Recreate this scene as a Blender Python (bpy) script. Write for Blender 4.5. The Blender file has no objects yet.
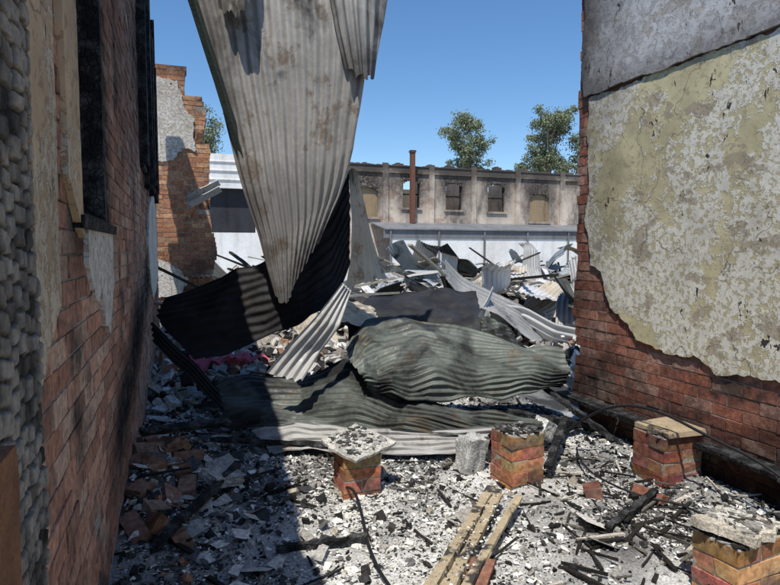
import bpy, bmesh, math, random
from mathutils import Vector, Matrix, Euler, noise
from mathutils.geometry import tessellate_polygon
R=random.Random(7)
sc=bpy.context.scene
sc.view_settings.view_transform='Standard'; sc.view_settings.look='None'; sc.view_settings.exposure=0
# ------------------------------------------------------------------ helpers
def nz(x,y,z=0,s=1.0): return noise.noise(Vector((x*s,y*s,z*s)))
def fbm(x,y,z=0,s=1.0,o=4):
    a=0;f=s;w=1
    for i in range(o):
        a+=w*noise.noise(Vector((x*f+i*7.1,y*f,z*f)));f*=2.1;w*=.5
    return a
class MB:
    def __init__(s): s.v=[];s.f=[];s.c=[];s.m=[]
    def add(s,vs,fs,col,mi=0):
        o=len(s.v); s.v+=[tuple(p) for p in vs]
        s.f+=[tuple(i+o for i in f) for f in fs]; s.m+=[mi]*len(fs)
        if isinstance(col,list): s.c+=col
        else: s.c+=[col]*len(vs)
    def obj(s,name,mats,smooth=False,parent=None):
        me=bpy.data.meshes.new(name); me.from_pydata(s.v,[],s.f); 
        a=me.color_attributes.new('col','FLOAT_COLOR','POINT')
        buf=[]
        for c in s.c: buf+=[c[0],c[1],c[2],1.0]
        a.data.foreach_set('color',buf)
        for m in mats: me.materials.append(m)
        me.polygons.foreach_set('material_index',s.m)
        if smooth: me.polygons.foreach_set('use_smooth',[True]*len(s.f))
        me.update()
        o=bpy.data.objects.new(name,me); sc.collection.objects.link(o)
        if parent: o.parent=parent
        return o
BF=[(0,3,2,1),(4,5,6,7),(0,1,5,4),(1,2,6,5),(2,3,7,6),(3,0,4,7)]
def boxv(x0,x1,y0,y1,z0,z1,j=0):
    vs=[(x0,y0,z0),(x1,y0,z0),(x1,y1,z0),(x0,y1,z0),(x0,y0,z1),(x1,y0,z1),(x1,y1,z1),(x0,y1,z1)]
    if j: vs=[tuple(c+R.uniform(-j,j) for c in p) for p in vs]
    return vs
def box(mb,x0,x1,y0,y1,z0,z1,col,j=0,mi=0): mb.add(boxv(x0,x1,y0,y1,z0,z1,j),BF,col,mi)
def chunk(mb,c,s,rot,col,irr=.25,mi=0):
    M=Euler(rot).to_matrix(); vs=[]
    for p in boxv(-.5,.5,-.5,.5,-.5,.5):
        q=Vector([(p[i]*(1+R.uniform(-irr,irr))+ (R.uniform(-irr,irr)*.5 if i<2 else 0))*s[i] for i in range(3)])
        vs.append(tuple(M@q+Vector(c)))
    mb.add(vs,BF,col,mi)
def beam(mb,a,b,w,h,col,roll=0,segs=8,rough=.004,mi=0,bow=0):
    a=Vector(a);b=Vector(b);d=(b-a).normalized()
    up=Vector((0,0,1)) if abs(d.z)<.95 else Vector((1,0,0))
    s=d.cross(up).normalized();u=s.cross(d)
    c,si=math.cos(roll),math.sin(roll); s,u=s*c+u*si,u*c-s*si
    vs=[];fs=[]
    for i in range(segs+1):
        t=i/segs;p=a.lerp(b,t)+u*bow*math.sin(math.pi*t)
        for (q,r) in ((-.5,-.5),(.5,-.5),(.5,.5),(-.5,.5)):
            vs.append(p+s*(q*w+R.uniform(-rough,rough))+u*(r*h+R.uniform(-rough,rough)))
    for i in range(segs):
        for k in range(4): fs.append((i*4+k,i*4+(k+1)%4,i*4+4+(k+1)%4,i*4+4+k))
    fs.append((3,2,1,0)); n=segs*4; fs.append((n,n+1,n+2,n+3))
    mb.add(vs,fs,col,mi)
def tube(name,pts,rad,mat,parent=None):
    cu=bpy.data.curves.new(name,'CURVE');cu.dimensions='3D';cu.bevel_depth=rad;cu.bevel_resolution=3
    sp=cu.splines.new('NURBS');sp.points.add(len(pts)-1)
    for i,p in enumerate(pts): sp.points[i].co=(*p,1)
    sp.use_endpoint_u=True;sp.order_u=3
    cu.materials.append(mat)
    o=bpy.data.objects.new(name,cu);sc.collection.objects.link(o)
    if parent:o.parent=parent
    return o
def empty(name):
    e=bpy.data.objects.new(name,None);sc.collection.objects.link(e);return e
# ------------------------------------------------------------------ materials
class NT:
    def __init__(s,name):
        s.mat=bpy.data.materials.new(name);s.mat.use_nodes=True;s.t=s.mat.node_tree
        s.b=s.t.nodes['Principled BSDF'];s.tc=s.t.nodes.new('ShaderNodeTexCoord')
    def n(s,ty,**k):
        x=s.t.nodes.new(ty)
        for a,b in k.items(): setattr(x,a,b)
        return x
    def l(s,a,b): s.t.links.new(a,b)
    def noise(s,scale,detail=4,rough=.6,vec=None,dist=0):
        x=s.n('ShaderNodeTexNoise');x.inputs['Scale'].default_value=scale;x.inputs['Detail'].default_value=detail
        x.inputs['Roughness'].default_value=rough;x.inputs['Distortion'].default_value=dist
        s.l(vec or s.tc.outputs['Object'],x.inputs['Vector']);return x.outputs['Fac']
    def vor(s,scale,feat='F1',vec=None,out='Distance'):
        x=s.n('ShaderNodeTexVoronoi',feature=feat);x.inputs['Scale'].default_value=scale
        s.l(vec or s.tc.outputs['Object'],x.inputs['Vector']);return x.outputs[out]
    def map(s,vec,scale):
        x=s.n('ShaderNodeMapping');x.inputs['Scale'].default_value=scale;s.l(vec,x.inputs['Vector']);return x.outputs['Vector']
    def ramp(s,fac,a,b,ca=0.0,cb=1.0):
        x=s.n('ShaderNodeMapRange');x.inputs['From Min'].default_value=a;x.inputs['From Max'].default_value=b
        x.inputs['To Min'].default_value=ca;x.inputs['To Max'].default_value=cb
        s.l(fac,x.inputs['Value']);return x.outputs['Result']
    def mix(s,fac,a,b,mode='MIX'):
        x=s.n('ShaderNodeMix',data_type='RGBA',blend_type=mode)
        if isinstance(fac,(int,float)): x.inputs[0].default_value=fac
        else: s.l(fac,x.inputs[0])
        for i,v in ((6,a),(7,b)):
            if isinstance(v,tuple): x.inputs[i].default_value=(*v,1)
            else: s.l(v,x.inputs[i])
        return x.outputs[2]
    def math(s,op,a,b=0.0):
        x=s.n('ShaderNodeMath',operation=op)
        for i,v in ((0,a),(1,b)):
            if isinstance(v,(int,float)): x.inputs[i].default_value=v
            else: s.l(v,x.inputs[i])
        return x.outputs[0]
    def attr(s):
        x=s.n('ShaderNodeAttribute');x.attribute_name='col';return x.outputs['Color']
    def fin(s,col,h=None,bs=.5,bd=.01,rough=.9,metal=0,spec=.3):
        if isinstance(col,tuple): s.b.inputs['Base Color'].default_value=(*col,1)
        else: s.l(col,s.b.inputs['Base Color'])
        if isinstance(rough,float) or isinstance(rough,int): s.b.inputs['Roughness'].default_value=rough
        else: s.l(rough,s.b.inputs['Roughness'])
        s.b.inputs['Metallic'].default_value=metal;s.b.inputs['Specular IOR Level'].default_value=spec
        if h is not None and bs>0:
            x=s.n('ShaderNodeBump');x.inputs['Strength'].default_value=bs;x.inputs['Distance'].default_value=bd
            s.l(h,x.inputs['Height']);s.l(x.outputs['Normal'],s.b.inputs['Normal'])
        return s.mat
def m_attr(name,scale=30,lo=.55,hi=1.35,bs=.6,bd=.006,rough=.92,spec=.2,det=4):
    m=NT(name);n=m.noise(scale,det,.65);k=m.ramp(n,.3,.7,lo,hi)
    cc=m.n('ShaderNodeCombineColor');[m.l(k,cc.inputs[i]) for i in range(3)]
    c=m.mix(1.0,m.attr(),cc.outputs[0],'MULTIPLY')
    return m.fin(c,n,bs,bd,rough,0,spec)
def m_brick():
    m=NT('brick_clay');n=m.noise(28,4,.65);k=m.ramp(n,.3,.7,.5,1.4)
    cc=m.n('ShaderNodeCombineColor');[m.l(k,cc.inputs[i]) for i in range(3)]
    c=m.mix(1.0,m.attr(),cc.outputs[0],'MULTIPLY')
    w=m.ramp(m.noise(4.5,4,.7),.52,.72,0,.4);c=m.mix(w,c,(.44,.35,.28))
    d=m.ramp(m.noise(2.3,4,.7),.53,.67,0,.82);c=m.mix(d,c,(.03,.026,.024))
    return m.fin(c,n,.8,.006,.92,0,.2)
M_brick=m_brick()
M_mortar=m_attr('mortar',60,.5,1.3,.7,.006,det=3)
M_debris=m_attr('ash_and_debris',45,.6,1.35,0,.004,det=2)
M_ashground=m_attr('ash_bed',75,.40,1.45,1.0,.008,det=4)
def m_wood(name,c1,c2,ch=.0):
    m=NT(name);n=m.noise(6,4,.6);g=m.noise(70,3,.6,None,1.5)
    c=m.mix(m.ramp(n,.35,.65),c1,c2);c=m.mix(m.ramp(g,.4,.7,0,.6),c,tuple(x*.35 for x in c2))
    if ch: c=m.mix(m.ramp(m.noise(5,4,.7),.64-ch*.3,.72-ch*.3),c,(.05,.045,.04))
    return m.fin(c,g,.5,.004,.8)
M_timber=m_wood('weathered_pine',(.52,.43,.29),(.38,.30,.19),.35)
M_packer=m_wood('pine_packer',(.46,.36,.23),(.34,.27,.18),.3)
M_redwood=m_wood('stained_timber',(.30,.14,.065),(.18,.085,.045),.3)
def m_char():
    m=NT('charred_timber');v=m.vor(28,'DISTANCE_TO_EDGE');n=m.noise(9,4)
    c=m.mix(m.ramp(n,.45,.7),(.012,.012,.013),(.09,.09,.09));c=m.mix(m.ramp(v,0,.06,.8,0),c,(.005,.005,.005))
    return m.fin(c,m.ramp(v,0,.15),.6,.010,.8,0,.2)
M_char=m_char()
M_charattr=m_attr('alligator_char',40,.6,1.4,.6,.004,.8,.3)
def m_sheet(name,a,b,rust,rustamt,soot,metal=.35,rough=.5,streak=.35,edge=0):
    m=NT(name);uv=m.tc.outputs['UV'];ob=m.tc.outputs['Object']
    n=m.noise(2.2,4,.65,ob,.6);st=m.noise(9,3,.6,m.map(uv,(7,.6,1)));f=m.noise(26,3,.7)
    c=m.mix(m.ramp(n,.35,.65),a,b)
    c=m.mix(m.ramp(st,.4,.75,0,streak),c,tuple(x*.5 for x in a))
    c=m.mix(m.ramp(f,.5,.75,0,.25),c,tuple(min(1,x*1.5+.03) for x in b))
    r=m.math('MULTIPLY',m.ramp(m.noise(3.1,5,.7,ob),.66-rustamt*.25,.72-rustamt*.22),m.ramp(f,.3,.6,.4,1))
    c=m.mix(r,c,rust)
    sn=m.noise(1.3,5,.65,ob,.8)
    s=m.ramp(sn,.62-soot*.35,.74-soot*.3,0,.92)
    c=m.mix(s,c,(.014,.013,.013))
    if edge:
        sx=m.n('ShaderNodeSeparateXYZ');m.l(uv,sx.inputs[0]);e=m.math('ADD',sx.outputs['Y'],m.math('MULTIPLY',m.math('SUBTRACT',f,.5),.5))
        c=m.mix(m.ramp(e,.66,1.02,0,edge),c,(.06,.052,.046))
        e2=m.math('SUBTRACT',1.0,m.math('ADD',sx.outputs['X'],m.math('MULTIPLY',m.math('SUBTRACT',n,.5),.6)));c=m.mix(m.ramp(e2,.80,1.0,0,edge*.9),c,(.07,.055,.045))
    return m.fin(c,m.noise(14,2),.12,.006,m.ramp(f,.3,.7,rough-.1,rough+.2),metal,.3)
S_hang=m_sheet('hanging_galvanised_iron',(.31,.295,.275),(.41,.39,.36),(.20,.155,.115),.42,.14,.2,.62,edge=.75,streak=.4)
S_grey=m_sheet('galvanised_iron',(.33,.325,.315),(.43,.42,.40),(.24,.18,.13),.3,.25,.25,.6)
S_black=m_sheet('soot_and_shade_iron',(.022,.022,.024),(.04,.04,.042),(.07,.05,.035),.2,.5,.1,.65)
S_green=m_sheet('burnt_green_iron',(.10,.115,.098),(.155,.17,.15),(.11,.08,.05),.4,.45,.15,.5)
S_dgreen=m_sheet('burnt_dark_green_iron',(.07,.08,.068),(.115,.127,.11),(.09,.062,.04),.4,.55,.15,.5)
S_beige=m_sheet('faded_iron',(.55,.49,.40),(.42,.37,.29),(.26,.17,.10),.35,.2,.1,.65)
S_pale=m_sheet('pale_iron',(.66,.655,.64),(.50,.50,.50),(.32,.23,.15),.25,.15,.1,.6)
S_blue=m_sheet('blue_grey_iron',(.28,.31,.33),(.38,.40,.41),(.2,.13,.09),.25,.3,.1,.6)
def m_plaster(name,base,white,under,amt=.0,cr=.8,dirt=.25,soot=.0,top=0,bare=0):
    m=NT(name);ob=m.tc.outputs['Object']
    big=m.noise(1.0,2,.55,ob,.4);fine=m.noise(11,4,.72,ob,.3)
    s1=m.math('ADD',m.math('MULTIPLY',big,1.6),m.math('MULTIPLY',fine,.9))
    wm=m.ramp(s1,1.235-amt,1.255-amt)
    md=m.noise(3,3)
    c=m.mix(m.ramp(md,.35,.7),base,tuple(x*.70 for x in base))
    f2=m.noise(17,4,.75,ob,.5)
    c=m.mix(m.ramp(f2,.55,.58,0,.75),c,under)
    wh=m.mix(m.ramp(f2,.35,.6),white,tuple(x*.82 for x in white))
    holes=m.ramp(m.noise(21,4,.75,ob),.53,.555);wh=m.mix(holes,wh,tuple((x+y)*.5 for x,y in zip(base,under)))
    c=m.mix(wm,c,wh)
    if bare:
        bn=m.ramp(m.noise(2.6,5,.68,m.map(ob,(1,1,1.5))),.58,.595,0,bare);c=m.mix(bn,c,(.36,.30,.22))
    dk=m.ramp(m.noise(6,4,.75,m.map(ob,(1,1.3,.6)),.2),.65,.67);c=m.mix(dk,c,(.06,.05,.045))
    dv=m.n('ShaderNodeVectorMath',operation='ADD');nn=m.n('ShaderNodeTexNoise');nn.inputs['Scale'].default_value=3.5;nn.inputs['Detail'].default_value=4;m.l(ob,nn.inputs['Vector'])
    sc2=m.n('ShaderNodeVectorMath',operation='SCALE');sc2.inputs['Scale'].default_value=.5;m.l(nn.outputs['Color'],sc2.inputs[0])
    m.l(ob,dv.inputs[0]);m.l(sc2.outputs[0],dv.inputs[1])
    ck=m.vor(cr,'DISTANCE_TO_EDGE',dv.outputs[0]);ckm=m.math('MULTIPLY',m.ramp(ck,.001,.006,1,0),m.ramp(md,.40,.48))
    c=m.mix(m.math('MULTIPLY',ckm,.8),c,(.13,.11,.09))
    st=m.ramp(m.noise(1.6,4,.65,ob),.48,.70,0,dirt);c=m.mix(st,c,(.20,.16,.10))
    sx=m.n('ShaderNodeSeparateXYZ');m.l(ob,sx.inputs[0])
    if soot:
        e=m.math('ADD',sx.outputs['Y'],m.math('MULTIPLY',md,.9))
        c=m.mix(m.ramp(e,4.25,4.95,0,soot),c,(.05,.045,.04))
    if top:
        e=m.math('ADD',sx.outputs['Z'],m.math('MULTIPLY',fine,.5));c=m.mix(m.ramp(e,3.50,3.25,0,top),c,(.09,.08,.075))
        e=m.math('ADD',sx.outputs['Z'],m.math('MULTIPLY',fine,1.2));c=m.mix(m.ramp(e,3.9,4.9,0,top),c,(.07,.065,.06))
    h=m.math('ADD',m.math('MULTIPLY',wm,m.ramp(holes,0,1,1,0)),m.math('MULTIPLY',fine,.6))
    h=m.math('SUBTRACT',h,dk)
    return m.fin(c,h,.9,.006,.9)
P_cream=m_plaster('cream_flaking_plaster',(.66,.59,.36),(.82,.785,.67),(.40,.33,.21),-.06,.9,.45,.5,0,.75)
P_white=m_plaster('white_render',(.56,.55,.54),(.66,.655,.65),(.38,.36,.34),.25,.7,.4,.9,.6,.45)
P_wfar=m_plaster('weathered_white_render',(.60,.56,.49),(.70,.67,.62),(.42,.30,.2),.1,1.0,.4)
P_tan=m_plaster('tan_render',(.60,.44,.28),(.62,.53,.41),(.28,.19,.12),-.05,dirt=.4)
# ------------------------------------------------------------------ ground
def gh(x,y):
    h=.030*fbm(x,y,0,1.1,3)+.012*fbm(x,y,3,7,3)
    h+=.17*math.exp(-((x+.3)/.35)**2)*math.exp(-((y-4.4)/1.2)**2)
    h+=.08*math.exp(-((x-3.35)/.22)**2)
    if y>6: h+=min(1,(y-6)/5)*(.22+.22*fbm(x,y,5,.35,3))*(1 if y<27 else max(0,1-(y-27)/3))
    return h
def ashk(x,y):
    """0 = black charcoal bed, 1 = clean white ash; lowered at right as painted shade"""
    k=.5+.55*fbm(x,y,9,1.3,5)+.10
    if x>2.4: k-=.35*min(1,(x-2.4)/.5)  # right side of the ash painted darker in place of shade
    if x<.9: k-=.18*min(1,(.9-x)/.6)
    k-=.35*math.exp(-((x-1.0)/.5)**2)*math.exp(-((y-4.15)/.35)**2)
    return max(0,min(1,k))
mb=MB();N1,N2=190,290
xs=[-1.2+5.6*i/N1 for i in range(N1+1)];ys=[.4+7.6*j/N2 for j in range(N2+1)]
vs=[];cs=[]
for y in ys:
    for x in xs:
        vs.append((x,y,gh(x,y)+.007*nz(x,y,0,23)))
        g=.045+.55*max(0,min(1,ashk(x,y)*1.5-.25))
        cs.append((g*1.02,g,g*.95))
fs=[(j*(N1+1)+i,j*(N1+1)+i+1,(j+1)*(N1+1)+i+1,(j+1)*(N1+1)+i) for j in range(N2) for i in range(N1)]
mb.add(vs,fs,cs)
mb.obj('ash_covered_ground',[M_ashground],True)
mb=MB();vs=[];cs=[];L=[-400,-150,-60]+[-30+1.0*i for i in range(0,101)]+[120,200,400]
LY=[-400,-100,-30,-10,-4,0,4,7.9]+[8.3+.4*i for i in range(70)]+[40,60,100,200,500,900]
for y in LY:
    for x in L:
        z=gh(x,y)-.02 if 7<y<30 and -8<x<30 else -.06
        vs.append((x,y,z if not(y<=7.9) else -.12));g=.26+.08*nz(x,y,0,.7);cs.append((g*1.08,g,g*.9))
W=len(L);fs=[(j*W+i,j*W+i+1,(j+1)*W+i+1,(j+1)*W+i) for j in range(len(LY)-1) for i in range(W-1)]
mb.add(vs,fs,cs);mb.obj('ground',[M_debris],True)
# ------------------------------------------------------------------ brick walls
def bcol(kind):
    if kind=='left': b=R.choice([(.50,.26,.18),(.44,.22,.15),(.53,.30,.21),(.38,.20,.14),(.52,.35,.26)])
    elif kind=='orange': b=R.choice([(.52,.26,.14),(.46,.21,.11),(.56,.32,.18),(.42,.19,.11)])
    else: b=R.choice([(.36,.15,.10),(.32,.125,.08),(.40,.19,.13),(.27,.11,.08),(.38,.22,.17)])
    k=R.uniform(.8,1.15);return tuple(x*k for x in b)
def brickwall(name,plane,face,nrm,thk,u0,u1,z0,z1,hole,soot,kind,parent=None,bl=.24,bh=.086,uend=None):
    mb=MB();rows=int((z1-z0)/bh)
    def bx(a,b,c,d,p,q,j,col,mi):
        f0,f1=face+p*nrm,face-q*nrm;lo,hi=min(f0,f1),max(f0,f1)
        if plane=='x': vs=boxv(lo,hi,a,b,c,d,j)
        else: vs=boxv(a,b,lo,hi,c,d,j)
        cols=[]
        for v in vs:
            uu=v[1] if plane=='x' else v[0]
            s=soot(uu,v[2]);cols.append(tuple(ch*(1-s)+.012*s for ch in col))
        mb.add(vs,BF,cols,mi)
    for r in range(rows):
        z=z0+r*bh;off=(r%2)*bl/2;n=int((u1-u0)/bl)+2
        for i in range(-1,n):
            a=u0+i*bl+off;b=a+bl;a=max(a,u0);b=min(b,u1)
            if uend: b=min(b,uend(z)+R.uniform(-.012,.012))
            if b-a<.035 or hole((a+b)/2,z+bh/2): continue
            g=R.uniform(.34,.46)
            bx(a,b,z,z+bh,-.006+R.uniform(-.001,.001),thk-.006,0,(g,g*.9,g*.76),1)
            p=R.uniform(-.003,.004)
            if R.random()<.03:p=-.03
            bx(a+.005,b-.005,z+.005,z+bh-.005,p,thk,.003,bcol(kind),0)
    return mb.obj(name,[M_brick,M_mortar],False,parent)
clamp=lambda v:max(0,min(1,v))
LW=empty('left_brick_wall_ruin')
def holeL(u,z):
    if z>2.62+.40*max(0,u)+.15*nz(u,4,0,1.3): return True  # wall top, out of view, raked low to shrink its shadow
    return 2.5<u<3.5 and 1.78<z<3.35
def sootL(u,z):
    s=.0+.28*fbm(u,z,1,.9,4)
    s+=.95*clamp(1.3-abs((z-(.30+.22*(u-2.6)))/.36))*clamp((u-2.9)/.8)
    s+=.60*clamp((z-1.8)/.9+.5*fbm(u,z,6,1.5,3))*clamp((u-3.4)/.8)
    dx=max(0,2.5-u,u-3.5);dz=max(0,1.75-z);s+=.95*clamp(1-math.hypot(dx,dz*1.5)/.42)
    s+=.4*clamp((u-6.5)/2)
    return clamp(s)
brickwall('brickwork','x',-.36,1,.25,-3,11.4,0,5.25,holeL,sootL,'left',LW,uend=lambda z:10.9+.35*nz(3,z,0,1.6))
def outline(pts,step=.025,amp=.012,seed=0):
    out=[];n=len(pts)
    for i in range(n):
        a=Vector(pts[i]);b=Vector(pts[(i+1)%n]);L=(b-a).length;k=max(1,int(L/step))
        for j in range(k):
            p=a.lerp(b,j/k);q=Vector((p.x,p.y,seed))
            o=noise.noise_vector(q*4)*amp*1.8+noise.noise_vector(q*19)*amp*1.0
            out.append(p+Vector((o.x,o.y)))
    return out
def plate(name,plane,face,nrm,thk,pts,mat,parent,amp=.012,seed=0,step=.03):
    o=outline(pts,step,amp,seed);n=len(o)
    def P(p,h): return (face+nrm*h,p.x,p.y) if plane=='x' else (p.x,face+nrm*h,p.y)
    tri=tessellate_polygon([[Vector((p.x,p.y,0)) for p in o]])
    vs=[P(p,thk) for p in o]+[P(p,-.004) for p in o]
    fs=[tuple(t) for t in tri]+[(i,(i+1)%n,n+(i+1)%n,n+i) for i in range(n)]
    me=bpy.data.meshes.new(name);me.from_pydata(vs,[],fs);bm=bmesh.new();bm.from_mesh(me);bmesh.ops.recalc_face_normals(bm,faces=bm.faces);bm.to_mesh(me);bm.free()
    me.materials.append(mat)
    ob=bpy.data.objects.new(name,me);sc.collection.objects.link(ob);ob.parent=parent;return ob
plate('tan_render_strip','x',-.36,1,.03,[(1.64,1.3),(1.95,1.5),(1.98,2.4),(1.95,3.2),(1.64,3.15)],P_tan,LW,.012,1)
plate('window_side_render','x',-.36,1,.022,[(2.20,1.9),(2.49,1.70),(2.49,3.35),(2.18,3.3),(2.2,3.0)],P_tan,LW,.01,2)
plate('white_render_under_window','x',-.36,1,.02,[(2.62,1.76),(2.66,1.5),(2.85,1.42),(2.98,1.5),(3.1,1.3),(3.32,1.22),(3.5,1.45),(3.55,1.76)],P_wfar,LW,.03,3)
plate('far_render_patch','x',-.36,1,.02,[(7.4,1.7),(7.8,1.2),(8.6,1.0),(10.2,1.2),(10.3,2.3),(9.2,2.5),(7.9,2.2)],P_wfar,LW,.04,4)
mb=MB()
box(mb,-.50,-.325,2.42,3.6,1.735,1.78,(.06,.05,.045),.004)
box(mb,-.52,-.36,2.50,2.56,1.78,3.35,(.03,.028,.027),.004)
box(mb,-.52,-.36,3.44,3.50,1.78,3.35,(.03,.028,.027),.004)
for i in range(7): box(mb,-.56,-.53,2.5+i*.143,2.5+i*.143+.136,1.78,3.35,(.012,.012,.012),.003)  # black boards close the window, standing in for its dark interior
for i in range(8):
    y=6.6+i*.5+R.uniform(-.08,.08);z0=R.uniform(2.3,2.7);box(mb,-.355,-.30+R.uniform(0,.03),y,y+.07,z0,R.uniform(4.4,5.1),(.02,.02,.02),.008)
for i in range(8):
    z=2.5+i*.31;box(mb,-.35,-.315,6.6,10.2+R.uniform(-.6,.3),z,z+.05,(.02,.02,.02),.01)
mb.obj('charred_frames_and_dark_backing',[M_char],False,LW)
mb=MB();ny,nz_=90,640;vs=[];cs=[];ZT=3.3
for j in range(nz_+1):
    z=ZT*j/nz_
    for i in range(ny+1):
        y=1.158+.475*i/ny
        # char blocks: long vertical checks crossed by short horizontal ones
        yy=y*15+nz(y,z,4,4)*.7;col_=math.floor(yy);fy=yy-col_
        zz=z*(20+6*nz(col_,3,0,1.7))+nz(col_,7,0,2.3)*9+nz(y,z,8,9)*.35;row_=math.floor(zz);fz=zz-row_
        e=clamp(min(fy,1-fy)*9)*clamp(min(fz,1-fz)*7)
        tilt=nz(col_,row_,1,3.7)
        l=noise.noise(Vector((2,y*3,z*3)))
        h=.012*e+.008*l+.008*tilt*e+.003*nz(y,z,0,60)
        edge=min(i,ny-i)
        if edge<3: h-=.012*(3-edge)
        vs.append((-.335+h,y,z))
        g=.012+.24*e*clamp(.55+1.2*fbm(y,z,6,4,3)+.9*tilt);cs.append((g*1.12,g,g*.86))
fs=[(j*(ny+1)+i,j*(ny+1)+i+1,(j+1)*(ny+1)+i+1,(j+1)*(ny+1)+i) for j in range(nz_) for i in range(ny)]
mb.add(vs,fs,cs);box(mb,-.42,-.356,1.158,1.633,0,ZT,(.02,.02,.02))
mb.obj('charred_door_post',[M_charattr],False)
mb=MB();beam(mb,(-.335,1.02,0),(-.335,1.02,1.32),.13,.24,(1,1,1),1.5708,20,.003);mb.obj('stained_timber_jamb',[M_redwood])
# ---- right wall
RW=empty('right_brick_wall_ruin')
def sootR(u,z):
    s=.08+.35*fbm(u,z,4,1.3,4)
    s+=.80*clamp((.6-z)/.35)+.6*clamp((z-.3)/.2)*clamp((.95-z)/.4)*clamp(.4+fbm(u,z,8,2.5,3))
    s+=.5*clamp((u-4.3)/.2)*clamp(.6+1.2*nz(u,z,3,1.1))
    return clamp(s)
brickwall('brickwork','x',3.45,-1,.25,-2,4.8,0,5.5,lambda u,z:z<.28 and u>4.4,sootR,'red',RW,uend=lambda z:4.56+.05*nz(5,z,0,2.2)+.02*nz(2,z,0,9))
plate('cream_plaster','x',3.45,-1,.022,[(-1.8,.70),(1.5,.74),(2.2,.82),(2.55,.83),(2.75,.86),(2.95,.80),(3.2,.90),(3.45,.88),(3.72,.93),(3.83,1.06),(4.02,1.14),(4.12,1.28),(4.2,1.47),(4.34,1.54),(4.42,1.9),(4.38,2.3),(4.44,2.7),(4.42,2.985),(-1.8,2.985)],P_cream,RW,.022,11,.02)
plate('white_upper_plaster','x',3.45,-1,.038,[(-1.8,3.0),(4.46,3.0),(4.5,3.3),(4.45,3.7),(4.50,4.1),(4.48,5.3),(-1.8,5.3)],P_white,RW,.014,12)
mb=MB()
for i in range(9):
    y0=-2+i*.74;box(mb,3.30+R.uniform(-.01,.01),3.448,y0,y0+.72,.285,.325,(.1,.08,.06),.006)
mb.obj('charred_wall_plate',[M_char],False,RW)
# ---- brick piers
def pier(x,y,w,d,courses,rot=0,name='brick_pier',kind='orange'):
    e=empty(name);mb=MB();z=-.06
    for c in range(courses):
        zz=z+c*.086
        halves=[(0,w,0,d/2),(0,w,d/2,d)] if c%2==0 else [(0,w/2,0,d),(w/2,w,0,d)]
        box(mb,-w/2+.006,w/2-.006,-d/2+.006,d/2-.006,zz,zz+.086,(.34,.31,.26),0,1)
        for k,h in enumerate(halves):
            col=bcol(kind);s=.0 if c<courses-1 else .35;col=tuple(q*(1-s) for q in col)
            vs=boxv(h[0]-w/2+.002,h[1]-w/2-.004,h[2]-d/2+.002,h[3]-d/2-.004,zz+.004,zz+.080,.006)
            mb.add(vs,BF,[tuple(q*R.uniform(.6,1.1) for q in col) for _ in vs],0)
    top=z+courses*.086
    for i in range(110):
        g=R.choice([.02,.03,.05,.12,.35]);chunk(mb,(R.uniform(-w/2,w/2)*.92,R.uniform(-d/2,d/2)*.92,top+R.uniform(-.004,.012)),(R.uniform(.01,.05),R.uniform(.01,.05),R.uniform(.006,.016)),(R.uniform(-.3,.3),R.uniform(-.3,.3),R.uniform(0,3)),(g,g*.97,g*.92),.3,1)
    o=mb.obj('brick_courses',[M_brick,M_mortar],False,e);e.location=(x,y,0);e.rotation_euler=(0,0,rot);return e,top
p1,t1=pier(1.12,3.83,.27,.27,4)
p2,t2=pier(2.24,3.58,.27,.27,5,rot=.06)
p3,t3=pier(3.23,3.2,.34,.30,5,kind='red')
p4,t4=pier(2.52,2.04,.34,.24,4,rot=.1)
def ragged(mb,w,d,h,col,seed,nx=14,irr=.02):
    vs=[];n=nx
    for k in range(2):
        for j in range(n+1):
            for i in range(n+1):
                u,v=i/n-.5,j/n-.5;q=Vector((u*3+seed,v*3,0));o=noise.noise_vector(q)*irr*1.5+noise.noise_vector(q*4)*irr*.6
                vs.append((u*w+o.x,v*d+o.y,(h if k else 0)+(noise.noise(q*5)*.004 if k else 0)))
    m=(n+1)**2;fs=[]
    for j in range(n):
        for i in range(n):
            a=j*(n+1)+i;fs.append((m+a,m+a+1,m+a+n+2,m+a+n+1));fs.append((a,a+n+1,a+n+2,a+1))
    for i in range(n):
        a,b=i,i+1;fs.append((a,b,m+b,m+a));a,b=n*(n+1)+i,n*(n+1)+i+1;fs.append((b,a,m+a,m+b))
        a,b=i*(n+1),(i+1)*(n+1);fs.append((b,a,m+a,m+b));a,b=i*(n+1)+n,(i+1)*(n+1)+n;fs.append((a,b,m+b,m+a))
    cs=[tuple(ch*(1+.45*fbm(p[0],p[1],seed,9,4)) for ch in col) for p in vs]
    mb.add(vs,fs,cs)
mb=MB();ragged(mb,.37,.37,.018,(.46,.44,.40),2)
for i in range(120):
    g=R.choice([.05,.1,.3,.6]);chunk(mb,(R.uniform(-.16,.16),R.uniform(-.16,.16),.022),(R.uniform(.005,.04),R.uniform(.005,.04),.008),(0,0,R.uniform(0,3)),(g,g,g*.95),.3)
o=mb.obj('ant_cap_plate',[M_ashground],False,p1);o.location=(0,0,t1+.035);o.rotation_euler=(.17,-.10,.5)
mb=MB();box(mb,-.16,.17,-.17,.15,t3+.012,t3+.045,(.5,.42,.28),.006);mb.obj('timber_packer',[M_packer],False,p3)
mb=MB();ragged(mb,.34,.27,.045,(.50,.45,.37),5,14,.03)
for i in range(60):
    g=R.choice([.1,.3,.6]);chunk(mb,(R.uniform(-.14,.14),R.uniform(-.11,.11),.05),(R.uniform(.01,.06),R.uniform(.01,.05),.02),(0,0,R.uniform(0,3)),(g,g*.95,g*.85),.3)
o=mb.obj('mortar_slab',[M_ashground],False,p4);o.location=(.0,.0,t4+.014);o.rotation_euler=(.05,.08,.2)
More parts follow.
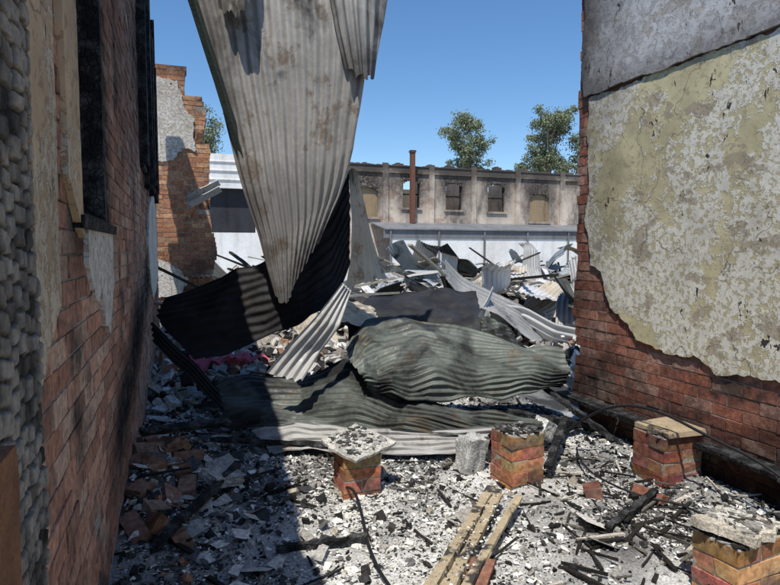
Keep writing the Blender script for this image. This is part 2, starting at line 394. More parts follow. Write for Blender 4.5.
def lump(name,c,s,rot,col,seed):
    bm=bmesh.new();bmesh.ops.create_cube(bm,size=1);bmesh.ops.subdivide_edges(bm,edges=bm.edges,cuts=9,use_grid_fill=True)
    for v in bm.verts:
        n=noise.noise(v.co*2.2+Vector((seed,0,0)))*.16+noise.noise(v.co*7+Vector((seed,0,0)))*.07
        v.co=v.co*(1-.14*(v.co.length-.5))*(1+n);v.co=Vector((v.co.x*s[0],v.co.y*s[1],v.co.z*s[2]))
    me=bpy.data.meshes.new(name);bm.to_mesh(me);bm.free();a=me.color_attributes.new('col','FLOAT_COLOR','POINT')
    a.data.foreach_set('color',[q for v in me.vertices for q in (*[ch*(1+.5*fbm(v.co.x,v.co.z,v.co.y,14,3)) for ch in col],1)])
    me.materials.append(M_ashground)
    o=bpy.data.objects.new(name,me);sc.collection.objects.link(o);o.location=c;o.rotation_euler=rot;return o
lump('concrete_block',(2.02,3.86,.13),(.19,.15,.27),(.1,.12,.3),(.42,.42,.40),3)
lump('concrete_block',(2.84,4.12,.16),(.20,.13,.15),(.2,.5,.4),(.60,.59,.55),8)
lump('concrete_block',(.24,4.05,.12),(.26,.18,.07),(.2,.2,.6),(.40,.38,.35),12)
# ------------------------------------------------------------------ corrugated sheets
def cr(p,t):
    n=len(p)-1;s=t*n;i=min(int(s),n-1);f=s-i
    a=p[i-1] if i>0 else p[i]*2-p[i+1];b=p[i];c=p[i+1];d=p[i+2] if i+2<=n else p[i+1]*2-p[i]
    return .5*((2*b)+(c-a)*f+(2*a-5*b+4*c-d)*f*f+(3*b-a-3*c+d)*f**3)
def li(p,t,sm=.35):
    """mostly straight runs between the bends, with tight folds (sheet iron is stiff along its ribs)"""
    n=len(p)-1;s=max(0,min(.99999,t))*n;i=int(s);f=s-i
    return p[i].lerp(p[i+1],f)*(1-sm)+cr(p,max(0,min(1,t)))*sm
def sheet(rows,waves,axis,mat,amp=.012,dent=.0,seed=0,along=44,name='corrugated_iron_sheet',jag=0,dsc=2.0,sm=.35,fold=0):
    rows=[[Vector(p) for p in r] for r in rows]
    na=waves*8
    nu,nv=(na,along) if axis=='u' else (along,na)
    G=[[None]*(nu+1) for _ in range(nv+1)]
    for i in range(nu+1):
        u=i/nu
        for j in range(nv+1):
            v=j/nv
            uu,vv=u,v
            if jag:
                if axis=='u': vv=v*(1-jag*(.5+.5*noise.noise(Vector((u*9,seed,0)))))
                else: uu=jag*.5+u*(1-jag)+jag*.5*noise.noise(Vector((v*8,seed,4)))*(abs(u-.5)*2)**3
            colp=[(cr(r,uu) if axis=='u' else li(r,uu,sm)) for r in rows]
            p=li(colp,vv,sm) if axis=='u' else cr(colp,vv)
            q=p*dsc+Vector((seed*3.7,0,0));p=p+noise.noise_vector(q)*dent
            if fold:   # sharp diagonal buckles crossing the ribs
                s_=u*5.3+v*1.1+.5*noise.noise(q*.6)+seed*.37;tr=abs((s_%1)-.5)*2
                s2=u*3.1-v*1.6+.6*noise.noise(q*.5+Vector((5,0,0)))+seed*.61;tr2=abs((s2%1)-.5)*2
                p=p+Vector((-.25,-.45,.86))*fold*((tr-.5)*(.5+noise.noise(q*.4))+(tr2-.5)*.8)
            G[j][i]=p
    vs=[];uv=[]
    for j in range(nv+1):
        for i in range(nu+1):
            du=G[j][min(i+1,nu)]-G[j][max(i-1,0)];dv=G[min(j+1,nv)][i]-G[max(j-1,0)][i]
            n=du.cross(dv)
            n=n.normalized() if n.length>1e-9 else Vector((0,0,1))
            k=(i if axis=='u' else j)/8*2*math.pi
            am=amp*(1+.25*noise.noise(G[j][i]*2.5+Vector((seed,9,0))))
            vs.append(G[j][i]+n*am*math.sin(k));uv.append((i/nu,j/nv) if axis=='u' else (j/nv,i/nu))
    W=nu+1;fs=[(j*W+i,j*W+i+1,(j+1)*W+i+1,(j+1)*W+i) for j in range(nv) for i in range(nu)]
    me=bpy.data.meshes.new(name);me.from_pydata([tuple(p) for p in vs],[],fs)
    l=me.uv_layers.new(name='UVMap')
    for lp in me.loops: l.data[lp.index].uv=uv[lp.vertex_index]
    me.polygons.foreach_set('use_smooth',[True]*len(fs));me.materials.append(mat)
    o=bpy.data.objects.new(name,me);sc.collection.objects.link(o)
    return o
A=[[(0.04,5.02,4.14),(0.54,5.0,4.23),(1.02,4.80,4.14),(1.55,4.70,4.23)],[(0.24,5.03,3.36),(0.62,4.93,3.29),(1.06,4.76,3.36),(1.45,4.55,3.29)],[(0.45,5.09,2.36),(0.74,4.93,2.29),(1.04,4.86,2.34),(1.36,4.70,2.47)],[(0.63,5.08,1.78),(0.82,4.97,1.73),(1.03,4.92,1.94),(1.27,4.83,2.12)],[(0.76,5.03,1.23),(0.83,4.97,1.17),(0.92,4.93,1.38),(1.10,4.94,1.71)]]
sheet(A,13,'u',S_hang,.014,.012,1,90,jag=.03,sm=.4,fold=.018)
sheet([[(1.0,4.6,4.4),(1.3,4.5,4.35),(1.75,4.75,4.3)],[(1.15,4.62,3.6),(1.32,4.42,3.5),(1.60,4.62,3.5)],[(1.28,4.6,3.02),(1.38,4.50,2.94),(1.49,4.6,2.98)]],6,'u',S_hang,.012,.01,2,50,jag=.10,fold=.03)
sheet([[(.2,4.9,4.5),(.45,4.75,4.45),(.62,4.85,4.4)],[(.30,4.85,3.75),(.45,4.7,3.7),(.58,4.8,3.78)],[(.34,4.95,3.45),(.45,4.8,3.38),(.52,4.86,3.52)]],5,'u',S_beige,.010,.05,3,40,jag=.3,fold=.05)
C=[[(-.23,6.64,1.13),(.33,6.14,1.35),(.73,5.69,1.54),(1.08,5.59,1.79),(1.33,5.41,2.07),(1.52,5.37,2.40)],[(-.25,6.42,.92),(.26,5.93,1.07),(.71,5.56,1.19),(1.03,5.36,1.33),(1.32,5.27,1.56),(1.50,5.24,1.97)],[(.07,5.86,.59),(.38,5.65,.68),(.72,5.43,.86),(1.05,5.22,1.02),(1.29,5.15,1.18),(1.49,5.21,1.56)]]
sheet(C,9,'v',S_black,.011,.02,4,90,jag=.04,fold=.03)  # near-black colour carries the shade of this underside as well as soot
sheet([[(-.28,6.2,.95),(.0,5.75,.72),(.3,5.3,.42)],[(-.26,6.1,.75),(.05,5.6,.5),(.34,5.15,.22)]],4,'v',S_black,.011,.03,5,40)
sheet([[(1.51,5.37,2.39),(1.55,5.4,2.42),(1.61,5.45,2.40)],[(1.50,5.26,1.97),(1.66,5.42,1.95),(1.78,5.66,1.90)],[(1.48,5.22,1.61),(1.74,5.45,1.60),(1.93,5.80,1.57)],[(1.42,5.22,1.27),(1.75,5.42,1.33),(2.02,5.75,1.34)]],6,'u',S_beige,.012,.01,6,40,jag=.06)
sheet([[(1.35,5.03,1.36),(1.45,5.10,1.28)],[(1.07,4.90,1.09),(1.29,4.92,1.00)],[(0.83,4.86,0.86),(1.14,4.96,0.79)],[(0.64,4.91,0.61),(0.92,4.80,0.54)]],4,'u',S_grey,.012,.01,7,50,jag=.05,sm=.1)
F=[[(1.41,5.28,0.70),(1.68,5.42,1.00),(2.07,5.39,1.00),(2.67,5.16,0.88),(3.08,4.90,0.74),(3.47,4.65,0.71)],[(1.39,4.96,0.63),(1.63,4.99,0.76),(2.10,4.93,0.82),(2.53,4.77,0.65),(2.96,4.62,0.67),(3.41,4.45,0.56)],[(1.42,4.73,0.55),(1.66,4.65,0.56),(2.06,4.61,0.60),(2.47,4.57,0.51),(2.89,4.42,0.56),(3.31,4.37,0.50)],[(1.48,4.81,0.46),(1.70,4.52,0.41),(2.05,4.49,0.36),(2.46,4.45,0.37),(2.88,4.41,0.37),(3.24,4.40,0.45)]]
sheet(F,13,'v',S_green,.012,.02,8,150,sm=.15,jag=.05,fold=.055)
G=[[(0.22,5.78,0.37),(0.61,5.76,0.45),(1.07,5.59,0.42),(1.46,5.36,0.61),(1.80,4.80,0.46),(2.29,4.40,0.30),(2.91,4.07,0.26)],[(0.26,5.34,0.27),(0.59,5.22,0.33),(0.97,5.09,0.31),(1.36,4.85,0.40),(1.73,4.50,0.32),(2.19,4.22,0.23),(2.81,4.00,0.17)],[(0.35,5.08,0.11),(0.63,4.88,0.20),(0.95,4.77,0.20),(1.29,4.59,0.19),(1.68,4.35,0.19),(2.11,4.14,0.16),(2.56,3.98,0.14)]]
sheet(G,10,'v',S_dgreen,.012,.02,9,150,sm=.15,jag=.04,fold=.05)
H=[[(0.47,4.99,0.16),(0.83,4.81,0.23),(1.27,4.55,0.21),(1.79,4.31,0.20),(2.41,4.04,0.25)],[(0.56,4.79,0.09),(0.89,4.68,0.14),(1.32,4.42,0.14),(1.84,4.23,0.12),(2.30,4.03,0.16)],[(0.61,4.66,0.03),(0.94,4.54,0.07),(1.34,4.35,0.05),(1.80,4.13,0.05),(2.13,4.00,0.09)]]
sheet(H,5,'v',S_grey,.011,.01,10,90,sm=.2,jag=.05,fold=.025)
sheet([[(2.24,7.03,1.05),(2.8,6.8,1.16),(3.52,6.58,1.15)],[(1.9,6.5,.98),(2.6,6.3,1.02),(3.35,6.1,1.0)],[(1.70,6.25,0.77),(2.4,6.0,.88),(3.09,5.65,0.83)],[(1.75,6.2,0.4),(2.4,5.95,.45),(3.1,5.6,0.4)]],6,'v',S_black,.008,.03,11,60,jag=.05,fold=.05)
sheet([[(3.1,6.9,.9),(3.8,6.5,.75)],[(3.0,6.2,.55),(3.7,5.7,.5)]],7,'v',S_dgreen,.012,.04,12,50,fold=.08)
sheet([[(1.5,6.0,1.15),(2.1,6.4,1.0)],[(1.45,5.6,.95),(2.0,5.9,.8)]],6,'v',S_beige,.012,.03,13,40,fold=.04)
mb=MB();beam(mb,(-.10,4.62,4.16),(0.69,5.20,1.80),.05,.018,(.06,.075,.06),.3,14,.002,0,.02);beam(mb,(-.07,4.64,4.16),(0.72,5.22,1.82),.012,.055,(.05,.06,.05),.3,14,.002,0,.02)
mb.obj('steel_angle',[M_charattr])
RS=random.Random(21)
def rsheet(c,L,Wd,yaw,pitch,roll,mat,seed,bend):
    M=Euler((pitch,roll,yaw)).to_matrix();rows=[];zz=[RS.uniform(-1,1)*bend for _ in range(5)];cv=RS.uniform(-.25,.25)
    sh=RS.uniform(-.25,.25)
    for j in range(5):
        r=[];tw=RS.uniform(-.12,.12)
        for i in range(4):
            x=(i/3-.5)*Wd+sh*(j/4);y=(j/4-.5)*L;z=zz[j]+cv*((i/3-.5)**2)*4*Wd+tw*(i/3-.5)
            r.append(M@Vector((x,y,z))+Vector(c))
        rows.append(r)
    return sheet(rows,max(6,int(Wd/.085)),'u',mat,.014,.02,seed,24,dsc=1.2,jag=.12,sm=.25)
mats=[S_pale,S_grey,S_beige,S_blue,S_grey,S_pale,S_beige,S_dgreen,S_pale,S_blue,S_black]
for k in range(84):
    d=RS.uniform(9,24);ang=RS.uniform(.33,.70) if k%6 else RS.uniform(-.02,.34)
    x=d*math.sin(ang);y=d*math.cos(ang)
    if y<7.8: continue
    z=gh(x,y)+RS.uniform(.1,.8)*(.5+d/25)
    rsheet((x,y,z),RS.uniform(.9,2.6),RS.uniform(.5,.85),RS.uniform(0,6.28),RS.uniform(-.9,.9),RS.uniform(-.7,.7),mats[k%11],30+k,RS.uniform(.04,.22))
# ------------------------------------------------------------------ debris
def ashcol(x,y):
    k=ashk(x,y);dk=.62-.55*k
    r=R.random()
    if r<dk: g=R.uniform(.012,.055)
    elif r<dk+.18: g=R.uniform(.12,.30)
    else: g=R.uniform(.42,.80)
    t=R.uniform(0,.12);return (g*(1+t*.3),g,g*(1-t))
mb=MB();n=0
while n<40000:
    y=1.9+5.0*R.random()**1.25;x=R.uniform(-.34,3.42);
    if fbm(x,y,2,1.8,3)+R.uniform(-.6,.6)<-.3: continue
    s=min(.05,.004+R.expovariate(1/.0066));th=R.uniform(.0015,.005)
    chunk(mb,(x,y,gh(x,y)+R.uniform(.0,.010)+s*.12),(s,s*R.uniform(.4,1.3),th),(R.gauss(0,.28),R.gauss(0,.28),R.uniform(0,6.3)),ashcol(x,y),.45);n+=1
mb.obj('ash_flakes',[M_debris])
mb=MB()
for i in range(3400):
    y=1.9+5.0*R.random();x=R.uniform(-.34,3.42) if i%3 else (-.34+abs(R.gauss(0,.35)));s=.007+min(.045,R.expovariate(1/.012))
    c=R.choice([(.02,.02,.02),(.03,.028,.027),(.05,.05,.05),(.02,.02,.02),(.28,.26,.23),(.40,.37,.33),(.35,.31,.25),(.55,.53,.5)]) if i%12 else (.36,.18,.11)
    chunk(mb,(x,y,gh(x,y)+s*.3),(s,s*R.uniform(.6,1.2),s*R.uniform(.4,.9)),(R.uniform(0,6),R.uniform(0,6),R.uniform(0,6)),c,.3)
for i in range(170):
    y=R.uniform(2.4,6.5);x=R.choice([R.uniform(-.3,.8),R.uniform(-.3,.4),R.uniform(-.3,3.4)]);s=R.uniform(.04,.16)
    c=R.choice([(.50,.48,.44),(.40,.38,.35),(.30,.28,.25),(.60,.57,.52),(.1,.1,.1),(.05,.05,.05)])
    chunk(mb,(x,y,gh(x,y)+.012+R.uniform(0,.03)),(s,s*R.uniform(.4,.9),R.uniform(.004,.010)),(R.gauss(0,.28),R.gauss(0,.28),R.uniform(0,6)),c,.45)
mb.obj('charcoal_and_plaster_rubble',[M_debris])
mb=MB()
for i in range(18):
    y=R.uniform(3.2,5.2);x=-.30+abs(R.gauss(0,.17));
    col=bcol('orange' if R.random()<.5 else 'left');k=R.uniform(.3,.75)
    chunk(mb,(x,y,gh(x,y)+R.uniform(.0,.04)),(.22*R.choice([1,.6,.45]),.11,.076),(R.gauss(0,.3),R.gauss(0,.3),R.uniform(0,6)),tuple(q*k for q in col),.10)
for p in [(1.37,2.52),(2.6,3.2),(.75,5.0),(2.9,3.0)]:
    col=bcol('red');chunk(mb,(p[0],p[1],gh(*p)+.02),(.20,.11,.076),(R.gauss(0,.2),R.gauss(0,.2),R.uniform(0,6)),tuple(q*.7 for q in col),.10)
mb.obj('fallen_bricks',[M_brick])
mb=MB()
for i in range(420):
    y=R.uniform(2.0,6.3);x=R.uniform(-.3,3.35) if i%2 else R.uniform(2.0,3.35);a=R.uniform(0,6.28);L=R.uniform(.04,.32);z=gh(x,y)+.012
    g=R.choice([.015,.02,.03,.02,.12,.4]);beam(mb,(x,y,z),(x+L*math.cos(a),y+L*math.sin(a),z+R.uniform(-.01,.04)),R.uniform(.005,.024),R.uniform(.005,.016),(g*1.1,g,g*.85),0,3,.003)
mb.obj('charred_sticks',[M_debris])
TB=empty('timber_moulding')
for i,(off,w,hh) in enumerate([(0,.055,.034),(.055,.034,.02),(.098,.05,.03),(.147,.044,.018)]):
    dx,dy=.66*off,-.75*off
    mb=MB();beam(mb,(.99+dx,2.36+dy,.065),(1.88+dx-.03*(i%3),3.30+dy-.06*(i%2),.10),w,hh,(1,1,1),.05,16,.004);mb.obj('board',[M_timber],False,TB)
mb=MB()
for i in range(170):
    t=R.random();o_=R.uniform(0,.15);g=R.choice([.05,.3,.6,.7]);s=R.uniform(.004,.016);chunk(mb,(.99+.89*t+.66*o_,2.36+.94*t-.75*o_,.084+.035*t),(s,s*.7,.004),(R.uniform(-.2,.2),R.uniform(-.2,.2),R.uniform(0,6)),(g,g*.97,g*.92),.4)
mb.obj('ash_on_boards',[M_debris],False,TB)
for a,b,w in [((-.3,4.6,.32),(.35,4.95,.24),.08),((-.15,3.25,.1),(.35,4.2,.14),.05),((2.45,3.5,.10),(3.1,4.2,.2),.06),((.2,4.9,.12),(1.1,4.5,.1),.05),((2.6,4.3,.28),(3.4,4.1,.12),.07),((3.05,4.6,.45),(3.35,3.7,.05),.05),((2.3,2.7,.04),(2.9,2.95,.08),.04),((.45,3.1,.03),(.95,3.05,.05),.035)]:
    mb=MB();beam(mb,a,b,w,.04,(1,1,1),R.uniform(-.4,.4),14,.008);mb.obj('charred_joist',[M_char])
rub=NT('black_cable').fin((.015,.015,.016),None,rough=.5)
tube('electrical_cable',[(1.0,3.75,.05),(1.03,3.62,.12),(1.0,3.3,.06),(.93,3.0,.05),(.90,2.6,.03),(.95,2.3,.03)],.009,rub)
tube('electrical_cable',[(2.9,4.0,.12),(3.0,3.75,.38),(3.08,3.45,.52),(3.1,3.1,.54),(3.14,2.8,.47),(3.2,2.4,.40),(3.2,2.0,.2),(3.1,1.7,.03)],.010,rub)
tube('electrical_cable',[(3.0,3.9,.05),(2.7,3.5,.08),(2.75,3.0,.05),(3.0,2.7,.06),(2.9,2.4,.04)],.007,rub)
mb=MB()
for i in range(7000):
    y=6.3+20*R.random()**1.4;x=R.uniform(-1.5,3+.75*y);s=R.uniform(.04,.24)*(.5+y/26)
    r=R.random()
    c=(.03,.03,.03) if r<.22 else (.50,.48,.45) if r<.5 else (.33,.30,.27) if r<.78 else (.38,.23,.15) if r<.86 else (.68,.67,.64)
    k=R.uniform(.7,1.2);chunk(mb,(x,y,gh(x,y)+s*.2+max(0,R.gauss(0,.12))),(s,s*R.uniform(.3,1),s*R.uniform(.1,.5)),(R.gauss(0,.6),R.gauss(0,.6),R.uniform(0,6)),tuple(q*k for q in c),.3)
mb.obj('yard_rubble',[M_debris])
mb=MB()
for i in range(90):
    y=R.uniform(8,26);x=R.uniform(0,2+.65*y);a=R.uniform(0,6.28);L=R.uniform(.8,2.6);z=gh(x,y)+R.uniform(.05,.8);g=R.choice([.03,.03,.3,.25])
    beam(mb,(x,y,z),(x+L*math.cos(a),y+L*math.sin(a),z+R.uniform(-.4,.8)),.08,.04,(g*1.1,g,g*.8),0,3,.01)
mb.obj('burnt_roof_timbers',[M_debris])
fab=NT('pink_fabric');fab=fab.fin((.50,.12,.17),fab.noise(20),.5,.02,.9)
for c,sz,m_ in [((.40,7.1,.36),.5,fab),((.75,7.0,.38),.3,fab)]:
    mb=MB();n_=26;vs=[]
    for j in range(n_+1):
        for i in range(n_+1):
            x=c[0]+(i/n_-.5)*sz*1.3;y=c[1]+(j/n_-.5)*sz;vs.append((x+.06*nz(x,y,2,8),y+.06*nz(x,y,7,8),c[2]+.12*fbm(x,y,4,5,3)+.05*math.sin(x*30+y*9)*nz(x,y,1,4)))
    mb.add(vs,[(j*(n_+1)+i,j*(n_+1)+i+1,(j+1)*(n_+1)+i+1,(j+1)*(n_+1)+i) for j in range(n_) for i in range(n_)],(1,1,1));mb.obj('crumpled_fabric',[m_],True)
# ------------------------------------------------------------------ brick pillar ruin
PR=empty('brick_pillar_ruin')
brickwall('brickwork','y',11.6,-1,.35,-.75,.8,0,5.4,lambda u,z:z>5.0+.3*nz(u,2,0,5),lambda u,z:clamp(.05+.45*fbm(u,z,2,1.5,3)+.4*clamp((2.0-z))+.6*clamp((z-4.6)/.4)),'orange',PR,uend=lambda z:.60+.13*nz(1,z,0,1.4)-(.28 if z>4.4 else 0)-(.12 if z>3.6 else 0))
plate('render','y',11.6,-1,.03,[(-.6,3.2),(-.1,3.3),(.1,3.5),(.3,3.5),(.33,3.9),(.1,4.3),(.02,4.7),(-.6,4.8)],P_wfar,PR,.04,21)
plate('render_low','y',11.6,-1,.03,[(-.6,.8),(.0,.8),(.12,1.1),(.0,1.3),(-.15,1.4),(-.6,1.5)],P_wfar,PR,.04,22)
mb=MB()
for k,(a,b) in enumerate([((.16,11.3,2.58),(.70,11.2,2.88)),((.18,11.28,2.46),(.72,11.18,2.76))]): beam(mb,a,b,.12,.03,(.42,.41,.39),.9,6,.006)
beam(mb,(.18,11.3,2.40),(.18,11.3,2.7),.05,.05,(.3,.3,.3))
beam(mb,(.2,11.3,2.55),(.2,11.62,2.60),.04,.04,(.2,.2,.2));beam(mb,(.45,11.25,2.70),(.45,11.62,2.74),.04,.04,(.2,.2,.2))
mb.obj('hanging_bracket_panel',[M_debris],False,PR)
# ------------------------------------------------------------------ far two-storey building
ops=[(9.5,10.67,3.54,5.19),(12.19,13.25,4.11,5.68),(14.9,15.97,4.05,5.62),(17.7,18.9,4.0,5.66),(20.66,22.09,3.44,5.15)]
def m_wall(name,base,dirt,win=False,amt=.6):
    m=NT(name);ob=m.tc.outputs['Object'];n=m.noise(.55,4,.65);v=m.noise(1.2,4,.6,m.map(ob,(2.2,1,.35)))
    c=m.mix(m.ramp(n,.4,.68,0,.7),base,dirt);c=m.mix(m.ramp(v,.5,.75,0,amt),c,tuple(x*.5 for x in dirt));f=m.noise(7,4)
    c=m.mix(m.ramp(f,.5,.7,0,.35),c,tuple(min(1,x*1.3) for x in base))
    if win:
        b=m.ramp(m.noise(.8,4,.7,m.map(ob,(1,1,1.2))),.56,.63,0,.6);c=m.mix(b,c,(.34,.20,.13))
        g=m.ramp(m.noise(.9,5,.7,m.map(ob,(1,1,.5))),.47,.63,0,.8);c=m.mix(g,c,(.12,.105,.095))
        sx=m.n('ShaderNodeSeparateXYZ');m.l(ob,sx.inputs[0]);tot=None
        for o in ops:
            cx,cz=(o[0]+o[1])/2,o[3]+.15
            dx=m.math('SUBTRACT',sx.outputs['X'],cx);dz=m.math('MULTIPLY',m.math('SUBTRACT',sx.outputs['Z'],cz),.62)
            d=m.math('SQRT',m.math('ADD',m.math('MULTIPLY',dx,dx),m.math('MULTIPLY',dz,dz)))
            r=m.ramp(d,.55,1.7,1,0);tot=r if tot is None else m.math('MAXIMUM',tot,r)
        k=m.math('MULTIPLY',tot,m.ramp(f,.3,.55,.6,1.0));c=m.mix(k,c,(.045,.038,.034))
        z=m.math('ADD',sx.outputs['Z'],m.math('MULTIPLY',n,1.6));c=m.mix(m.ramp(z,6.3,7.0,0,.88),c,(.08,.068,.06))
    return m.fin(c,f,.4,.03)
W_ren=m_wall('sooty_render',(.66,.56,.46),(.47,.38,.31),True);W_white=m_wall('white_paint',(.84,.83,.81),(.66,.63,.58),False,.4);W_dark=m_wall('painted_dark_recess',(.035,.037,.045),(.02,.02,.022))
W_board=m_wall('plywood',(.34,.25,.15),(.22,.16,.1));W_roof=m_wall('dull_roofing',(.20,.20,.21),(.10,.10,.10))
BL=empty('two_storey_brick_building')
mb=MB();y0,y1=32.0,32.4
xs_=[4.4]+[q for o in ops for q in (o[0],o[1])]+[31]
for i in range(0,len(xs_),2): box(mb,xs_[i],xs_[i+1],y0,y1,0,6.45,(1,1,1))
for o in ops: box(mb,o[0],o[1],y0,y1,0,o[2],(1,1,1));box(mb,o[0],o[1],y0,y1,o[3],6.45,(1,1,1))
for px in [7.2,11.1,13.95,16.7,19.75,23.0,26.2]: box(mb,px-.17,px+.17,y0-.12,y0+.002,2.9,6.60,(1,1,1))
box(mb,4.4,31,y0-.10,y0-.003,6.05,6.15,(1,1,1))
for i in range(133):
    a=4.4+i*.2;box(mb,a,a+.2,y0-.05,y1+.05,6.45,6.48+max(0,.35*nz(i,0,0,.31))+R.uniform(0,.06),(1,1,1))
for o in ops:
    box(mb,o[0]-.1,o[1]+.1,y0-.09,y0+.01,o[2]-.12,o[2]-.003,(1,1,1))
    cx=(o[0]+o[1])/2;hw=(o[1]-o[0])/2
    for s in range(8):
        u0,u1=-1+s/4,-1+(s+1)/4;dr=.22*((u0+u1)/2)**2
        box(mb,cx+u0*hw,cx+u1*hw,y0+.02,y0+.12,o[3]-dr-.001,o[3]+.002,(1,1,1))
mb.obj('facade',[W_ren],False,BL)
mb=MB()
for o in ops[1:4]:
    box(mb,o[0],o[0]+.07,y0+.16,y0+.24,o[2],o[3],(1,1,1),.01);box(mb,o[1]-.07,o[1],y0+.16,y0+.24,o[2],o[3],(1,1,1),.01);box(mb,o[0],o[1],y0+.16,y0+.22,(o[2]+o[3])/2-.04,(o[2]+o[3])/2+.03,(1,1,1),.02)
mb.obj('window_frames',[M_char],False,BL)
mb=MB()
for o in (ops[0],ops[4]): box(mb,o[0],o[1],y0+.15,y0+.19,o[2],o[3],(1,1,1))
mb.obj('boarded_windows',[W_board],False,BL)
mb=MB();box(mb,4.4,31,35.2,35.5,0,5.5,(1,1,1));box(mb,4.4,31,32.4,35.2,3.0,3.1,(1,1,1))
for px in [8,13.9,16.4,19.5]: box(mb,px,px+.25,32.4,35.2,3.1,5.9,(1,1,1))
mb.obj('inner_walls',[m_wall('inner_soot',(.20,.165,.14),(.04,.035,.035))],False,BL)
mb=MB();mb.add([(10.2,29.45,2.80),(31,29.45,2.80),(31,31.95,3.25),(10.2,31.95,3.25),(10.2,29.45,2.74),(31,29.45,2.74),(31,31.95,3.19),(10.2,31.95,3.19)],BF,(1,1,1));mb.obj('verandah_roof',[W_roof],False,BL)
mb=MB();box(mb,10.6,31,29.6,29.75,0,2.30,(1,1,1));mb.obj('white_lower_wall',[W_white],False,BL)
mb=MB();box(mb,10.2,31,29.55,29.70,2.303,2.735,(1,1,1))
for i in range(8): box(mb,10.5+i*2.8,10.60+i*2.8,29.48,29.545,0,2.73,(1,1,1))
mb.obj('verandah_beam_and_posts',[W_roof],False,BL)
mb=MB();box(mb,12.50,12.75,31.5,31.75,3.2,7.2,(.17,.08,.055));box(mb,12.46,12.79,31.46,31.79,7.2,7.32,(.12,.06,.045));mb.obj('chimney_flue',[M_debris],False,BL)
WB=empty('white_outbuilding')
mb=MB();box(mb,-12,4.35,31.2,31.5,0,2.55,(1,1,1));box(mb,-12,4.35,31.2,31.5,4.8,6.5,(1,1,1));box(mb,3.75,4.35,31.203,31.49,2.55,4.8,(1,1,1));box(mb,-12,0,31.203,31.49,2.55,4.8,(1,1,1))
for k in range(3): box(mb,-12,4.4,31.14,31.197,5.2+k*.45,5.24+k*.45,(1,1,1))
mb.obj('white_walls',[W_white],False,WB)
mb=MB();box(mb,-.2,3.9,31.6,31.7,2.4,4.9,(1,1,1));mb.obj('painted_dark_opening',[W_dark],False,WB)  # near-black panel paints in the unlit inside of the opening
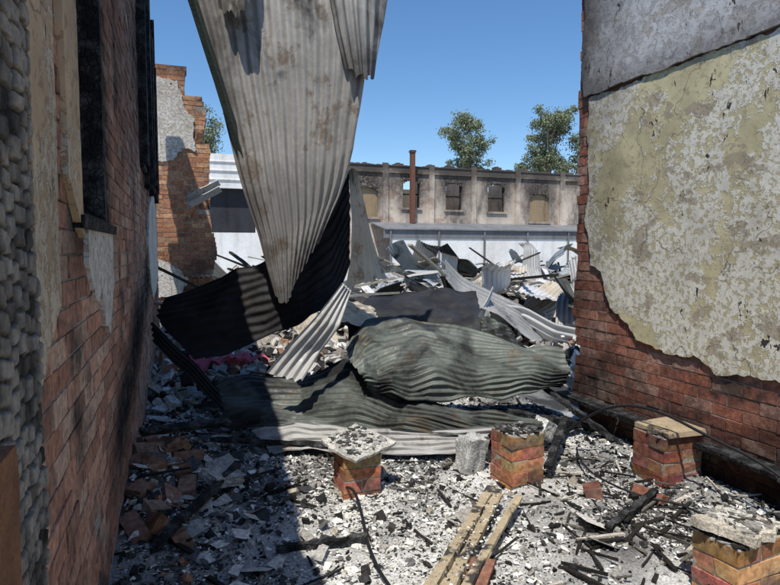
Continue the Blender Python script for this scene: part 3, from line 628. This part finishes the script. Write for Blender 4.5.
# ------------------------------------------------------------------ eucalypt trees
LEAF=NT('eucalypt_leaf');LEAF=LEAF.fin(LEAF.attr(),None,rough=.5)
BARK=NT('eucalypt_bark');BARK=BARK.fin(BARK.mix(BARK.ramp(BARK.noise(3),.4,.6),(.42,.38,.32),(.25,.2,.16)),BARK.noise(8),.3,.03)
def tree(x,y,H,cw,ch,seed,n=9000):
    r=random.Random(seed);e=empty('eucalyptus_tree');mb=MB()
    clumps=[]
    def limb(a,b,r0,r1,k=6):
        a=Vector(a);b=Vector(b);d=(b-a).normalized();s=d.cross(Vector((.3,1,.2))).normalized();u=s.cross(d);vs=[];fs=[];mid=Vector((r.uniform(-.2,.2),r.uniform(-.2,.2),0))
        for i in range(5):
            t=i/4;p=a.lerp(b,t)+mid*math.sin(math.pi*t);rr=r0+(r1-r0)*t
            for q in range(k): an=q/k*6.283;vs.append(p+s*math.cos(an)*rr+u*math.sin(an)*rr)
        for i in range(4):
            for q in range(k): fs.append((i*k+q,i*k+(q+1)%k,(i+1)*k+(q+1)%k,(i+1)*k+q))
        mb.add(vs,fs,(.4,.36,.3))
    fork=H-ch*.95;limb((x,y,0),(x+r.uniform(-.3,.3),y,fork),.28,.2)
    for i in range(24):
        a=r.uniform(0,6.283);rad=cw*.5*math.sqrt(r.random());h=fork+ch*r.uniform(.0,1.0);k=1-.5*abs((h-fork)/ch-.5)*1.4
        p=Vector((x+rad*math.cos(a)*k,y+rad*math.sin(a)*k,h));limb((x,y,fork-r.uniform(0,.8)),p,.08,.015,5);clumps.append((p,r.uniform(.5,.9)))
        for _ in range(3):
            q=p+Vector((r.gauss(0,.6),r.gauss(0,.6),r.gauss(0,.5)));clumps.append((q,r.uniform(.3,.65)))
    mb.obj('trunk_and_limbs',[BARK],True,e);lb=MB()
    for i in range(n):
        p,s=r.choice(clumps);d=Vector((r.gauss(0,1),r.gauss(0,1),r.gauss(0,.8)))*s*.55;c=p+d
        w=r.uniform(.04,.09);l=r.uniform(.12,.24);ax=Vector((r.gauss(0,.7),r.gauss(0,.7),-1)).normalized();sd=ax.cross(Vector((r.gauss(0,1),r.gauss(0,1),.1))).normalized()
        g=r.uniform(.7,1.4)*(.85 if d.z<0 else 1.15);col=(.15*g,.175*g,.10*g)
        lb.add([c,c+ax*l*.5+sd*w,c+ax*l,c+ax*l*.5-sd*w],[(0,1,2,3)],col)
    lb.obj('foliage',[LEAF],False,e)
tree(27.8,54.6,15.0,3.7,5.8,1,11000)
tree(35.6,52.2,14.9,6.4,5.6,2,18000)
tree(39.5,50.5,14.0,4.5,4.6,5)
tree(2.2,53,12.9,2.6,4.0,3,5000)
# ------------------------------------------------------------------ light, sky, camera
el=math.radians(63);az=math.radians(215)
ts=Vector((math.sin(az)*math.cos(el),math.cos(az)*math.cos(el),math.sin(el)))
sd=bpy.data.lights.new('sun','SUN');sd.energy=5.0;sd.angle=math.radians(.53);sd.color=(1,.95,.86)
so=bpy.data.objects.new('sun',sd);sc.collection.objects.link(so);so.rotation_euler=ts.to_track_quat('Z','Y').to_euler()
w=bpy.data.worlds.new('World');sc.world=w;w.use_nodes=True;nt=w.node_tree
sk=nt.nodes.new('ShaderNodeTexSky');sk.sky_type='NISHITA';sk.sun_disc=False;sk.sun_elevation=el;sk.sun_rotation=az;sk.air_density=1.0;sk.dust_density=.0;sk.ozone_density=4.0
hs=nt.nodes.new('ShaderNodeHueSaturation');hs.inputs['Saturation'].default_value=1.15
bg=nt.nodes['Background'];bg.inputs['Strength'].default_value=.15;nt.links.new(sk.outputs[0],hs.inputs['Color']);nt.links.new(hs.outputs[0],bg.inputs[0])
cd=bpy.data.cameras.new('camera');cd.lens=27.18;cd.sensor_width=36;cd.clip_end=3000;cd.clip_start=.05
co=bpy.data.objects.new('camera',cd);sc.collection.objects.link(co);co.location=(0,0,1.65);co.rotation_euler=(math.radians(85.9),0,math.radians(-19.6))
sc.camera=co
